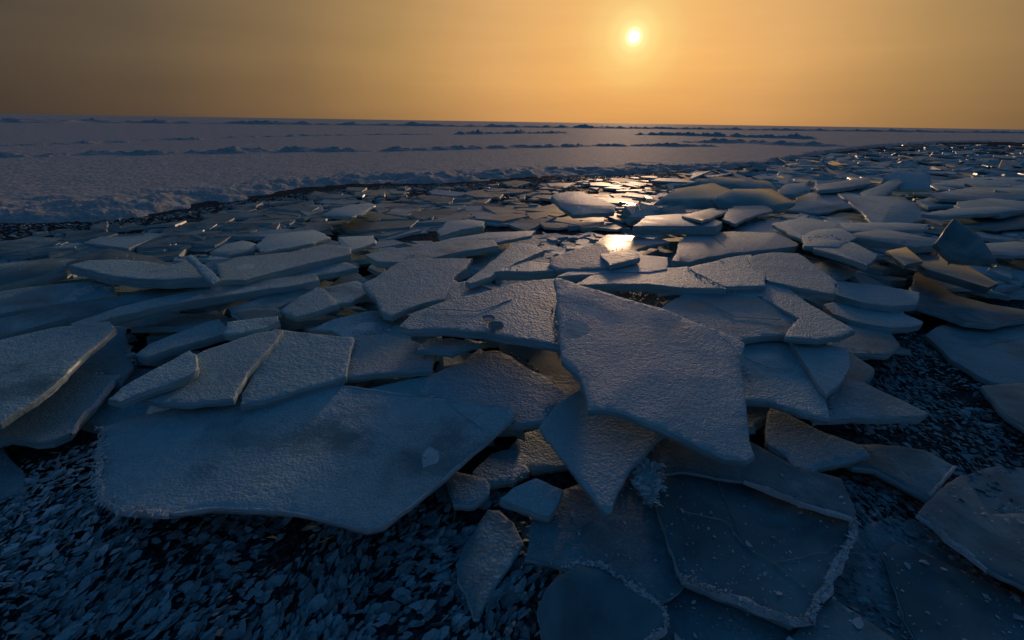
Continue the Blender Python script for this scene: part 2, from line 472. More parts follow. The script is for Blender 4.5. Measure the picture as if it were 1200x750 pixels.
slab('E14', 'frosted plate lying half over the deep blue shaded plate', '895,350 898,336 916,335 960,362 1003,387 986,394 960,397 920,394 937,372', sy=.01, t=.05)
slab('E12', 'plate with pink top wedged below the kite shaped plate', '680,333 720,316 780,313 806,312 852,338 800,337 760,333 720,332', sy=-.03, t=.08, gap=.03)
slab('E11', 'kite shaped frosted plate with a lit pale edge', '808,313 848,303 880,298 885,314 898,335 874,336 850,336 816,320', sy=-.02, t=.05, gap=.03)
slab('E15', 'smooth blue plate with dark undercut edge beyond the kite shaped plate', '876,302 906,296 935,297 958,313 982,330 979,345 940,338 900,329 886,317', sy=.03, t=.07, gap=.04)
slab('E7', 'broad plate with thick blue front carrying a small block', '652,324 690,311 725,302 745,303 783,301 782,315 760,319 720,318 690,322', sy=-.02, t=.1, gap=.04)
slab('E8', 'small square block sitting on the broad blue fronted plate', '712,298 728,293 747,294 750,302 722,305', sy=-.02, gap=.05, z=.45, t=.06)
slab('E6', 'dome edged slab tipped up beside the pointed plate', '652,309 645,302 680,290 700,284 709,287 716,300 720,313 690,315 660,313', sy=.12, t=.06, gap=.05, z=.34)
slab('E5', 'short pink topped plate with thick blue front by the dome edged slab', '588,317 610,306 632,308 656,308 660,315 626,318', sy=-.06, t=.1, gap=.04)
slab('E10', 'large pink lit plate with a long straight blue front edge', '796,284 806,274 858,271 912,273 936,286 932,289 880,294 828,301 806,307 787,305 793,294', sy=-.05, t=.08, gap=.05)
slab('F1', 'long glassy slab sliding down beside the glass clear shard', '1060,284 1098,289 1170,332 1158,337 1086,316 1066,296', sy=.1, sx=-.05, m='G', t=.09, gap=.06)
slab('F3', 'small curled splinter of clear ice before the glassy slab', '1038,294 1062,289 1082,306 1060,311', sy=.05, m='G', t=.05, gap=.05)
slab('F2', 'glass clear shard standing upright with an orange glint', '1096,285 1118,256 1150,277 1170,310 1118,305', sy=.75, sx=0, m='G', t=.07, gap=.02, z=.42)
slab('E21', 'bare pointed plate with a pale rim over dark flakes', '985,532 1008,520 1040,521 1084,526 1120,546 1106,562 1089,581 1060,568 1026,550 1000,547', sy=.05, m='H', z=.1, t=.045)
slab('E20', 'frosted wedge plate lying over the bare pointed plate', '903,478 920,483 960,503 1008,521 1020,532 1000,539 960,546 945,547 920,533 899,519 898,500', sy=.06, gap=.04)
slab('A8', 'flat teal sheet frozen level between the frost rimmed slab and the bare sheets', '985,640 1040,606 1080,612 1120,650 1160,690 1130,730 1090,790 1010,800 965,745', m='C', z=.014, sy=.0, t=.02, parts='s')
slab('A9', 'flat teal sheet frozen level under the frost rimmed slab and its dark gap', '770,690 860,690 945,735 980,760 960,830 800,830 755,760', m='C', z=.014, sy=.0, t=.02, parts='s')
slab('A10', 'smooth sheet level with the flakes beyond the bare pointed plate', '1120,560 1175,545 1290,560 1290,640 1205,602 1160,600', m='C', z=.014, sy=.0, t=.02, parts='s')
slab('A5', 'thin dark sheet of bare ice running out past the flaky gap', '1035,648 1052,634 1130,668 1180,690 1290,745 1290,820 1110,820 1060,725', m='C', z=.02, sy=.0, t=.03, parts='s')
slab('A4', 'bare dark sheet with a frosty edge below the pointed plate', '1076,603 1100,575 1128,556 1160,602 1205,600 1290,640 1290,730 1160,668', m='C', z=.035, sy=.0, t=.035, parts='s')
slab('A6', 'corner of bare sheet beside the frost rimmed clear slab', '925,752 973,701 1012,724 1070,765 1070,830 915,830', m='C', z=.02, sy=.0, t=.03, parts='s')
slab('A7', 'frosted plate corner sticking out under the rounded blue slab', '-60,512 4,524 29,558 20,578 -60,606', m='F', z=.03)
slab('A0', 'speckled thin clear sheet with a branching crack beneath the triangle plate', '616,655 624,600 658,575 740,555 800,575 812,655 786,700 745,690 700,665 655,664', m='C', z=.04, sy=.02, t=.04, parts='sc')
slab('A1', 'large bare blue slab with a thick white frost rim', '770,560 800,545 872,560 930,580 999,606 1001,622 986,655 966,690 948,726 930,729 880,709 830,689 800,677 785,640', m='C', z=.07, sy=.02, t=.06, parts='srh')
slab('A2', 'round shouldered dark glassy plate at the flake field', '630,716 640,690 655,672 680,662 705,668 732,685 762,700 780,716 778,738 752,756 700,790 655,790 636,750', m='C', z=.09, sy=.04, t=.03, gap=.025, parts='h')
slab('A3', 'narrow shelf of clear ice ridged above the frost rimmed slab', '715,532 760,500 860,520 930,545 985,560 1004,598 999,607 940,590 872,563 800,552 745,560', m='C', z=.10, sy=.04, t=.03, gap=.02, parts='s')
slab('B2', 'shadowed plate under the triangle plate parted by a narrow crack', '612,508 680,500 692,540 662,546 625,551 609,530', z=.05, sy=.05)
slab('B1', 'shadowed frosted plate under the big curved slab', '554,553 575,532 606,524 621,553 602,565 570,561', z=.05, sy=.05)
slab('B3', 'small square block in the hollow beside the flake field', '530,557 550,555 570,561 573,578 556,591 531,591', z=.05, sy=.03, t=.05)
slab('B5', 'pointed shard shaped like an arrowhead on the flake field', '571,596 585,597 601,611 613,637 601,655 581,685 561,725 555,725 548,704 537,680 534,660 543,640 561,611', z=.05, sy=.05, t=.03, m='H')
slab('B4', 'raised four sided block with a bright frosted top', '586,584 604,570 628,560 660,574 657,584 643,605 620,598', z=.13, sy=.05, t=.06, gap=.04)
slab('C6', 'crumbling lump of frosty crust beside the triangle plate', '746,548 758,542 770,546 773,572 765,590 752,576', z=.08, sy=.1, t=.05)
slab('C3', 'deep shaded plate below the boot marked plate', '585,404 640,398 690,402 705,475 660,476 620,452', sy=.05, z=.10, m='H')
slab('D9', 'narrow tilted plank in the hollow below the boot marked plate', '468,462 500,446 540,424 562,407 568,412 567,422 540,436 500,457', sy=.05, sx=.06, t=.05, z=.2)
slab('C2', 'pink tinged plate with a sweeping curved far edge', '428,459 500,440 555,420 568,412 584,411 600,418 620,432 640,442 656,456 668,462 682,464 681,478 675,490 656,486 600,482 540,480 470,475', sy=.04, t=.05, gap=.02, z=.15)
slab('C1', 'biggest slab with a sweeping curved front and frosted brim', '122,500 118,520 115,560 119,586 140,598 200,601 250,595 300,597 350,601 400,613 430,621 450,616 480,593 520,561 560,526 601,491 603,481 560,474 500,466 440,457 405,452 380,440 290,470 160,488', sy=.07, z=.16, t=.045, gap=.02, m='T', parts='h')
slab('G2b', 'bare greenish plate behind the lens shaped plate', '86,308 108,297 128,291 142,293 178,299 200,312 150,318', sy=.04, m='C', z=.36)
slab('G1', 'long plate rising at the far end of the long stack', '-60,318 0,309 60,302 92,303 76,317 30,328 0,335 -60,346', sy=.06, sx=.02, t=.1, m='H')
slab('G2', 'lens shaped pink lit plate in the long stack', '79,311 104,305 140,304 170,306 197,311 218,305 240,324 200,328 160,327 120,321', sy=-.04, t=.1, gap=.04)
slab('G4', 'low blue plate with a snow heap on its corner', '-60,352 0,341 60,334 112,330 131,336 134,346 86,353 40,360 0,368 -60,378', sy=.02, t=.09, gap=.04, parts='n')
slab('G7', 'great frosted plate with a long clear front face', '253,309 280,301 340,295 380,286 411,290 412,297 360,309 320,319 288,329 260,329 256,318', sy=-.02, t=.1, gap=.05)
slab('G8', 'narrow ledge under the great frosted plate', '283,332 330,323 360,315 405,307 420,314 396,319 368,323 320,331', sy=.02, t=.07, gap=.03)
slab('G14', 'thin dark plank in the gap under the long lit plank', '268,361 304,349 352,337 360,342 312,358 280,366', sy=.05, t=.04, m='H')
slab('G15', 'slim blue strip in the dark hollow of the stack', '272,368 290,362 326,362 330,368 296,373', sy=.05, t=.04, m='H')
slab('G5', 'long grey layered plank sloping out of the stack', '-60,392 0,373 70,360 132,349 200,333 238,326 244,333 155,355 82,372 0,394 -60,410', sy=.08, t=.09, m='H', gap=.03)
slab('G6', 'long lit plank running the length of the stack', '82,379 140,360 190,348 240,338 290,331 340,324 368,320 375,328 340,335 300,340 240,350 190,359 140,370 95,383', sy=.0, t=.085, gap=.04)
slab('G3', 'thin splinter standing on edge across the long stack', '218,301 224,298 244,314 259,328 249,332 235,318', sy=.05, sx=-.10, t=.05, gap=.06)
slab('G10', 'rough frosted plate between the small shard and the rippled plate', '374,340 418,329 432,340 412,354 394,356', sy=.05)
slab('G9', 'small shard with a pointed corner in front of the long plank', '328,363 352,347 372,336 379,339 397,356 370,366 347,371', sy=.06, t=.06, gap=.04)
slab('G11', 'flat bare plate tucked below the rippled plate', '362,387 392,373 430,364 455,368 472,380 482,398 420,393 390,387', sy=.03, m='H', t=.05)
slab('E2', 'rippled plate with a rough centre and pointed corner', '424,333 440,325 472,303 500,302 554,303 541,318 531,326 529,332 523,347 500,354 478,362 460,370 448,368 440,351 428,338', sy=.05, t=.06, gap=.05, parts='r')
slab('E4', 'small block wedged between the rippled plate and the boot marked plate', '520,352 530,332 546,329 570,338 570,344 540,354', sy=.04, t=.06, z=.24)
slab('E3', 'long pointed plate with a pale rounded tip', '545,330 576,306 596,290 608,285 628,288 637,294 608,307 572,325 552,332', sy=-.02, sx=.06, t=.06, gap=.06)
slab('G13', 'squarish block with a thick shaded front in the long stack', '159,415 175,402 220,385 240,377 257,373 263,390 240,398 200,408 170,419', sy=.03, t=.07, gap=.03)
slab('G12', 'slim plank butted against the squarish block', '261,391 266,378 300,373 325,370 328,376 310,384 270,393', sy=.03, t=.06)
slab('E1', 'broad plate bearing a boot print', '467,383 482,367 520,353 568,341 608,331 624,328 658,326 690,370 690,412 656,403 620,399 592,395 568,389 520,385 480,386', sy=.06, t=.065, gap=.06, parts='b')
slab('D7', 'plate with rounded corner joined to the wide cracked plate', '414,396 450,390 482,398 502,411 508,420 505,434 480,436 440,438 405,442 410,418', sy=.04, t=.055, gap=.02)
slab('D8', 'small flat block overhanging the rounded corner plate', '488,411 500,398 530,396 562,402 530,414', sy=.02, z=.30, t=.045, gap=.045)
slab('D6', 'wide frosted plate ending at a hairline crack', '281,474 283,460 302,430 312,411 322,393 380,392 414,395 410,418 406,441 380,449 340,460 306,470', sy=.05, t=.055, gap=.02)
slab('D5', 'frosted plate with ragged edge along a dark cleft', '166,467 190,453 230,430 240,410 300,390 332,386 318,405 305,419 289,437 277,457 273,467 240,469 220,472 190,471', sy=.05, t=.05, gap=.02)
slab('D2', 'blue plate with a frayed corner pointing at the round ended plank', '118,380 148,384 151,410 156,428 130,436 104,441 66,450 55,430', sy=.06, sx=-.02, t=.05, z=.15)
slab('D3', 'rounded blue slab overhanging a black gap', '-60,512 0,500 40,474 70,444 105,439 139,439 126,455 113,470 95,490 81,508 60,517 40,519 10,513 -60,530', sy=.05, t=.06, gap=.015, z=.14, parts='h')
slab('D1', 'large dark blue slab with a notched edge lying above the rounded slab', '-80,402 0,398 60,384 128,376 136,385 124,395 100,415 77,440 60,455 40,470 20,482 0,495 -80,530', sy=.05, sx=-.01, t=.05, gap=.02, z=.16)
slab('D4', 'round ended plank lying on the frosted plate', '126,468 142,454 180,432 210,416 222,410 230,415 230,434 210,445 170,459 140,471', sy=.05, sx=.04, t=.055, gap=.035)
slab('C5', 'blue triangle plate pointing down under the spearhead slab', '632,500 650,475 700,460 770,480 784,500 770,515 760,527 741,546 731,565 722,580 716,601 711,601 700,590 680,565 660,538 645,517', sy=.09, z=.15, t=.04, gap=.03)
slab('C4', 'big frosted spearhead slab on top of the heap', '650,326 655,326 690,337 730,349 780,363 820,379 858,393 873,401 869,426 871,460 875,484 880,520 885,534 876,540 852,537 816,521 786,507 760,497 732,485 710,481 689,481 686,462 680,442 668,430 658,421 656,400 654,370', sy=.14, z=.27, t=.05, gap=.035, m='F')

MATS = dict(F=M_FROST, H=M_HALF, C=M_CLEAR, G=M_GLASS, W=M_WET, T=M_PATCH)


def in_poly(pts, q):
    x, y = q[..., 0], q[..., 1]
    res = np.zeros(x.shape, bool)
    n = len(pts)
    for i in range(n):
        x1, y1 = pts[i]; x2, y2 = pts[(i + 1) % n]
        if y1 == y2:
            continue
        c = ((y1 > y) != (y2 > y)) & (x < (x2 - x1) * (y - y1) / (y2 - y1) + x1)
        res ^= c
    return res


def inside(pts, x, y):
    res = False
    x1, y1 = pts[-1]
    for x2, y2 in pts:
        if (y1 > y) != (y2 > y) and x < (x2 - x1) * (y - y1) / (y2 - y1) + x1:
            res = not res
        x1, y1 = x2, y2
    return res


def base_height(px, py):
    """Height of the heap where a pixel looks: low at its foot, about 0.3 m on top."""
    v = np.interp(py, [205, 300, 340, 400, 480, 560, 640], [.22, .30, .31, .24, .14, .06, .03])
    if px > 1000 and py > 300:
        v *= float(np.interp(px, [1000, 1150], [1, .45]))
    return float(v)


RTn, UPn, FWn = np.array(RT), np.array(UP), np.array(FW)
GX, GY = np.meshgrid(np.arange(-80, 1300, 5.0), np.arange(190, 840, 5.0))
GQ = np.stack([GX, GY], -1)
GD = RTn * ((GX - CX) / FPX)[..., None] + UPn * ((CY - GY) / FPX)[..., None] + FWn

for s in S:                                      # a plate goes on a little way under whatever covers its edge
    s['in'] = in_poly(s['px'], GQ)
for i, s in enumerate(S):
    pts = s['px']
    c = np.mean(pts, axis=0)
    new = []
    for p in pts:
        d = np.array(p) - c
        d = d / max(1e-6, np.linalg.norm(d))
        q = np.array([p + d * 5])
        hid = any(inside(o['px'], q[0][0], q[0][1]) for o in S[i + 1:])
        ext = 16 if p[1] > 400 else 9
        new.append(tuple(np.array(p) + d * ext) if hid and p[0] > 0 else p)
    s['ext'] = new
    s['inx'] = in_poly(new, GQ)
for i, s in enumerate(S):
    c = np.mean(s['px'], axis=0)
    zb = s['z'] if s['z'] is not None else base_height(*c)
    z0 = zb
    for it in range(4):
        cc = at(c[0], c[1], z0)
        need = z0
        for o in S[:i]:
            ov = s['inx'] & o['inx']
            if ov.sum() < 2:
                continue
            D = GD[ov]
            # point on the lower plate's plane along each pixel
            a = D @ np.array([-o['sx'], -o['sy'], 1.0])
            k = (o['z0'] - o['sx'] * o['c'].x - o['sy'] * o['c'].y - CAM_H) / a
            X = D[:, 0] * k; Y = D[:, 1] * k; Z = CAM_H + D[:, 2] * k
            g = Z + s['gap'] - (s['sx'] * (X - cc.x) + s['sy'] * (Y - cc.y))
            need = max(need, float(np.percentile(g, 85)))
        need = min(need, zb + .16)
        if abs(need - z0) < 1e-3:
            break
        z0 = need
    s['z0'], s['c'] = z0, at(c[0], c[1], z0)


def on_plane(s, px, py, lift=0.):
    d = ray(px, py)
    a = d.z - s['sx'] * d.x - s['sy'] * d.y
    k = (s['z0'] + lift - s['sx'] * s['c'].x - s['sy'] * s['c'].y - CAM_H) / a
    return EYE + d * k


BY = {}
for idx, s in enumerate(S):
    W = [on_plane(s, *p) for p in s['ext']]
    o3 = sum(W, Vector()) / len(W)
    nrm = Vector((-s['sx'], -s['sy'], 1)).normalized()
    ex = Vector((1, 0, s['sx'])).normalized()
    ey = nrm.cross(ex).normalized()
    poly = [Vector(((w - o3).dot(ex), (w - o3).dot(ey))) for w in W]
    if area(poly) < 0:
        poly.reverse()
    dist = (o3 - EYE).length
    near = dist < 4.6
    step = .022 * dist / 2 if near else .05 * dist / 5
    glass = s['m'] == 'G'
    cr, bd = plate_meshes(poly, s['t'] * .64, .0032, step, (.0012 if glass else .0034) * dist / 2, idx * 7.31, .035 if near else 0, .002 if glass else .007)
    smooth(cr, 28); smooth(bd, 24)
    root = bpy.data.objects.new('ice_plate', None)
    COL.objects.link(root)
    M4 = Matrix((ex, ey, nrm)).transposed().to_4x4()
    M4.translation = o3
    root.matrix_world = M4
    root.empty_display_size = .1
    tag(root, s['label'], 'ice plate', 'broken ice plates of the heap', 'thing')
    top = MATS[s['m']]
    side = M_GLASS if s['m'] == 'G' else M_SIDE
    ob('ice_body', bd, side, root)
    cr.materials[0] = top; cr.materials[1] = M_RIM if s['m'] in 'FTHW' else top
    c_ = ob('frost_crust', cr, [], root)
    s.update(root=root, poly=poly, crust=c_, M=M4, o3=o3, area=abs(area(poly)))
    BY[s['key']] = s
    print('%-5s z0=%.2f dist=%.2f area=%.2f' % (s['key'], s['z0'], dist, s['area']))


def local(s, px, py):
    return s['M'].inverted() @ on_plane(s, px, py)


def crystals(name, items, material, parent=None, seed=1):
    """items: (x, y, z, length, width, heading, tilt, roll). One leaf shaped flake each, as one mesh."""
    r = random.Random(seed)
    V, F = [], []
    for (x, y, z, L, Wd, hd, tl, rl) in items:
        R = Matrix.Rotation(hd, 3, 'Z') @ Matrix.Rotation(-tl, 3, 'Y') @ Matrix.Rotation(rl, 3, 'X')
        b0 = len(V)
        cv = r.uniform(-.25, .3)
        sh = [(0, 0, cv), (.3, .5, .04), (.72, .42, .06), (1, .05, cv), (.7, -.45, .06), (.28, -.5, .04), (.5, 0, .22)]
        for (a, c, h) in sh:
            p = R @ Vector(((a - .5) * L * r.uniform(.9, 1.1), c * Wd * r.uniform(.75, 1.2), h * Wd))
            V.append((x + p.x, y + p.y, z + p.z))
        F += [(b0 + 6, b0 + k, b0 + (k + 1) % 6) for k in range(6)]
    me = bpy.data.meshes.new(name)
    me.from_pydata(V, [], F)
    o = ob(name, me, material, parent)
    return o


# --- special parts of single plates
def rim_crystals(s, pxpath, n, size, seed):
    r = random.Random(seed)
    P = [local(s, *p) for p in pxpath]
    L = [0]
    for a, b_ in zip(P, P[1:]):
        L.append(L[-1] + (b_ - a).length)
    it = []
    for k in range(n):
        d = r.uniform(0, L[-1])
        j = max(i for i in range(len(L) - 1) if L[i] <= d)
        a, b_ = P[j], P[j + 1]
        q = a.lerp(b_, (d - L[j]) / max(1e-6, L[j + 1] - L[j]))
        dr = math.atan2(b_.y - a.y, b_.x - a.x)
        sz = size * math.exp(r.gauss(-.1, .45))
        it.append((q.x + r.gauss(0, size * .6), q.y + r.gauss(0, size * .6), r.uniform(-.004, .010), sz, sz * .5, dr + math.pi / 2 + r.gauss(0, .7), r.uniform(-.2, .7), r.gauss(0, .5)))
    o = crystals('hoarfrost_rim', it, M_RIM, s['root'], seed)
    o['kind'] = 'stuff'
    return o




def rim_ridge(s, pxpath, width, height, seed):
    """A crusty ridge of frost grown along a plate's edge."""
    P = [local(s, *p) for p in pxpath]
    L = [0]
    for a, b_ in zip(P, P[1:]):
        L.append(L[-1] + (b_ - a).length)
    n = int(L[-1] / .006)
    V, F = [], []
    for i in range(n + 1):
        d = L[-1] * i / n
        j = max(k for k in range(len(L) - 1) if L[k] <= d + 1e-9)
        a, b_ = P[j], P[j + 1]
        q = a.lerp(b_, (d - L[j]) / max(1e-6, L[j + 1] - L[j]))
        t_ = (b_ - a).normalized()
        nn = Vector((-t_.y, t_.x, 0))
        e = min(1, min(d, L[-1] - d) / .08)
        for k in range(9):
            u = k / 4 - 1
            p = q + nn * (u * width * (.8 + .9 * noise.noise((d * 9, seed, 1))) + width * .8 * noise.noise((d * 14, seed, 7)))
            p += t_ * (.012 * noise.noise((d * 40, u * 3, seed)))
            hh = height * e * max(.1, min(1.2, .55 + 1.6 * noise.noise((d * 5, seed, 12)))) * (1 - u * u) * (.5 + 1.1 * abs(noise.noise((d * 16, u * 2, seed))) + .9 * noise.noise((d * 55, u * 5, seed + 4)))
            V.append((p.x, p.y, max(-.012, hh) - (.012 if abs(u) == 1 else .001)))
    for i in range(n):
        for k in range(8):
            F.append((i * 9 + k, i * 9 + k + 1, (i + 1) * 9 + k + 1, (i + 1) * 9 + k))
    me = bpy.data.meshes.new('frost_rim')
    me.from_pydata(V, [], F)
    return ob('frost_rim', me, M_RIM, s['root'])


rim_ridge(BY['A1'], [(999, 604), (1001, 622), (986, 655), (966, 690), (948, 726)], .017, .015, 3)
rim_ridge(BY['A1'], [(948, 726), (930, 729), (880, 709), (830, 689), (800, 677)], .013, .012, 4)
rim_crystals(BY['A1'], [(999, 606), (1001, 622), (986, 655), (966, 690), (948, 726), (930, 729), (880, 709), (830, 689), (800, 677)], 1300, .009, 3)
rim_ridge(BY['A2'], [(732, 685), (762, 700), (780, 716), (778, 738), (752, 756)], .010, .010, 14)
rim_crystals(BY['A2'], [(732, 685), (762, 700), (780, 716), (778, 738), (752, 756)], 200, .008, 4)
rim_ridge(BY['A4'], [(1076, 603), (1118, 636), (1160, 668)], .012, .012, 9)
rim_ridge(BY['A3'], [(872, 563), (940, 590), (999, 607)], .010, .013, 10)
rim_ridge(BY['E21'], [(1119, 546), (1106, 562), (1089, 580)], .009, .010, 13)
rim_ridge(BY['C1'], [(200, 601), (250, 595), (300, 597), (350, 601), (400, 613), (430, 621), (450, 616), (480, 593), (520, 561), (560, 526), (601, 491)], .006, .005, 15)
rim_ridge(BY['C1'], [(601, 490), (603, 481), (560, 474), (500, 466), (440, 457), (405, 452)], .006, .006, 16)
rim_ridge(BY['C1'], [(122, 500), (118, 520), (115, 560), (119, 586), (140, 598), (200, 601)], .014, .010, 17)
rim_crystals(BY['C1'], [(122, 500), (118, 520), (115, 560), (119, 586), (140, 598), (200, 601)], 260, .016, 5)
rim_ridge(BY['D3'], [(139, 439), (126, 455), (113, 470), (95, 490), (81, 508)], .014, .016, 6)
rim_crystals(BY['D2'], [(151, 405), (156, 428)], 90, .018, 8)
rim_crystals(BY['C6'], [(746, 548), (758, 542), (770, 546), (773, 572), (765, 590), (752, 576), (746, 548)], 260, .020, 11)
rim_ridge(BY['G4'], [(80, 352), (100, 341), (118, 335), (132, 340)], .06, .05, 12)


def crack(s, pxpath, width, seed, m_):
    """A crack through the plate, standing as a thin pale seam of refrozen ice."""
    P = [local(s, *p) for p in pxpath]
    V, F = [], []
    pts = []
    for a, b_ in zip(P, P[1:]):
        for k in range(8):
            pts.append(a.lerp(b_, k / 8))
    pts.append(P[-1])
    for i, p in enumerate(pts):
        t_ = (pts[min(i + 1, len(pts) - 1)] - pts[max(i - 1, 0)]).normalized()
        nn = Vector((-t_.y, t_.x, 0))
        w = .55 * width * (.4 + .9 * abs(noise.noise((i * .7, seed, 0))))
        q = p + nn * (.010 * noise.noise((i * .45, seed, 3)))
        for u, z in ((-1, .0005), (0, .0045), (1, .0005)):
            V.append((q.x + nn.x * u * w, q.y + nn.y * u * w, z + .003))
        if i:
            b0 = 3 * i
            F += [(b0 - 3, b0, b0 + 1, b0 - 2), (b0 - 2, b0 + 1, b0 + 2, b0 - 1)]
    me = bpy.data.meshes.new('crack')
    me.from_pydata(V, [], F)
    ob('crack', me, m_, s['root'])


for k, (key, path, w) in enumerate((
        ('A0', [(695, 600), (680, 622), (664, 634), (648, 658)], .003), ('A0', [(664, 634), (672, 640), (690, 640)], .002),
        ('A0', [(790, 590), (797, 612), (799, 650)], .004),
        ('A1', [(838, 556), (856, 600), (872, 640), (905, 660), (945, 690)], .003), ('A1', [(800, 600), (850, 612), (872, 640)], .002),
        ('A1', [(905, 660), (960, 650), (985, 640)], .002), 
        ('A4', [(1120, 600), (1160, 625), (1200, 632)], .003), ('C1', [(395, 470), (430, 500), (470, 525), (500, 540)], .002),
        ('C1', [(525, 472), (548, 492), (566, 505)], .0015), ('E26', [(1100, 400), (1150, 405), (1200, 396)], .004),
        ('E16', [(872, 420), (900, 432), (948, 436)], .0025), ('E1', [(500, 362), (560, 366), (600, 352)], .002),
        ('C4', [(846, 398), (858, 406), (868, 424)], .0025),
        ('E10', [(830, 275), (850, 290)], .003), ('E13', [(820, 350), (860, 372), (915, 376)], .003))):
    crack(BY[key], path, w, k * 3.7, M_SIDE)
for k, (key, n, sz) in enumerate((('A0', 160, .009), ('A1', 420, .010), ('A3', 60, .010), ('A4', 120, .014), ('A5', 160, .014), ('A6', 60, .016), ('A8', 260, .016), ('A9', 140, .014), ('A10', 80, .014))):
    s = BY[key]
    r = random.Random(50 + k)
    xs = [p.x for p in s['poly']]; ys = [p.y for p in s['poly']]
    pl = [(p.x, p.y) for p in s['poly']]
    it = []
    while len(it) < n:
        q = (r.uniform(min(xs), max(xs)), r.uniform(min(ys), max(ys)))
        if not inside(pl, q[0], q[1]) or noise.noise((q[0] * 3 + k, q[1] * 3, 5)) < r.uniform(-.5, .5):
            continue
        z = sz * .7 * math.exp(r.gauss(-.35, .6))
        it.append((q[0], q[1], .004, z, z * .6, r.uniform(0, 6.3), r.gauss(.1, .2), r.gauss(0, .2)))
    o = crystals('frost_speck', it, M_RIM, s['root'], 60 + k)
    o['kind'] = 'stuff'

# boot print pressed into the frost of the broad plate: darker, matted ridged frost
m_pr = ice_material('pressed_frost', -.3, .1, frost=(.20, .28, .36), grain=110, bump=.5)
s = BY['E1']
pr = bpy.data.objects.new('boot_print', None)
COL.objects.link(pr); pr.parent = s['root']


def blob(cx, cy, rx, ry, k=22, lift=.012):
    P = [local(s, cx + rx * math.cos(a) * (1 + .06 * math.sin(3 * a)), cy + ry * math.sin(a)) for a in [2 * math.pi * i / k for i in range(k)]]
    V = [(p.x, p.y, lift) for p in P] + [(p.x * .86 + sum(q.x for q in P) / k * .14, p.y * .86 + sum(q.y for q in P) / k * .14, lift - .0035) for p in P]
    F = [(i, (i + 1) % k, k + (i + 1) % k, k + i) for i in range(k)] + [tuple(range(k, 2 * k))]
    me = bpy.data.meshes.new('print')
    me.from_pydata(V, [], F)
    return me


ob('heel_mark', blob(572.5, 374.5, 8, 3.2), m_pr, pr)
ob('sole_mark', blob(580.5, 384, 10, 5.6), m_pr, pr)
for k in range(4):
    ob('tread_bar', blob(581 + k * .4, 380.2 + k * 2.5, 7.5, .55, 10, .0145), M_FROST, pr)

# ------------------------------------------------------------------ lake, snowfield and ridges
me = bpy.data.meshes.new('lake_ice')
nseg = 96
V = [(0, 0, 0)] + [(6000 * math.cos(2 * math.pi * i / nseg), 6000 * math.sin(2 * math.pi * i / nseg), 0) for i in range(nseg)]
me.from_pydata(V, [], [(0, 1 + i, 1 + (i + 1) % nseg) for i in range(nseg)])
tag(ob('lake_ice', me, M_LAKE), kind='structure')

# near edge of the snowfield, read off the photograph as it lies on the lake
edge_px = [(-400, 292), (-150, 276), (0, 265), (90, 264), (180, 256), (260, 242), (330, 228), (420, 220), (520, 216), (620, 212), (700, 207),
           (780, 203), (850, 201), (905, 194), (960, 183), (1020, 174), (1090, 169), (1160, 167), (1260, 169), (1450, 176)]
EDGE = []
for p in edge_px:
    w = at(p[0], p[1], 0)
    EDGE.append((math.atan2(w.x, w.y), math.hypot(w.x, w.y)))
EDGE.sort()
EA, ER = [e[0] for e in EDGE], [math.log(e[1]) for e in EDGE]


def edge_r(a):
    return math.exp(float(np.interp(a, EA, ER)))


SNOW_Z = .085


def fbm(x, y, s=1.0, o=4):
    return noise.fractal((x * s, y * s, 1.7), .9, 2.1, o)


nA = 1300
prof = [i * .11 for i in range(34)] + [4.1, 4.6, 5.2, 6, 7.2, 9, 11.2, 14, 17, 21, 26, 33, 42, 55, 75, 110, 180, 350, 800, 2000, 5900]
A0, A1 = EA[0], EA[-1]
V, F = [], []
for i in range(nA + 1):
    a = A0 + (A1 - A0) * i / nA
    r0 = edge_r(a)
    sx_, sy_ = math.sin(a), math.cos(a)
    k = 1 if r0 < 14 else r0 / 14
    for d in prof:
        r = r0 + d * k
        x, y = sx_ * r, sy_ * r
        dd = d + .9 * fbm(x, y, .55, 3) + .35 * fbm(x + 9, y, 1.7, 3) - .25
        up = max(0, min(1, dd / 1.15))
        up = up * up * (3 - 2 * up) * min(1, d / .4)
        lip = math.exp(-((dd - 1.2) / .9) ** 2)
        z = -.04 + (SNOW_Z + .04) * up + min(1, d / .4) * lip * (.01 + .075 * abs(fbm(x, y, 1.1, 3)) + .035 * fbm(x, y, 4.5, 4))
        z += up * (.012 * fbm(x, y, 1.1, 3) + .05 * max(0, fbm(x, y, .8) - .15) * math.exp(-d / 5))
        V.append((x, y, z))
np_ = len(prof)
for i in range(nA):
    for j in range(np_ - 1):
        F.append((i * np_ + j, (i + 1) * np_ + j, (i + 1) * np_ + j + 1, i * np_ + j + 1))
me = bpy.data.meshes.new('snowfield')
me.from_pydata(V, [], F)
smooth(me, 0)
tag(ob('snowfield', me, M_SNOW), kind='structure')


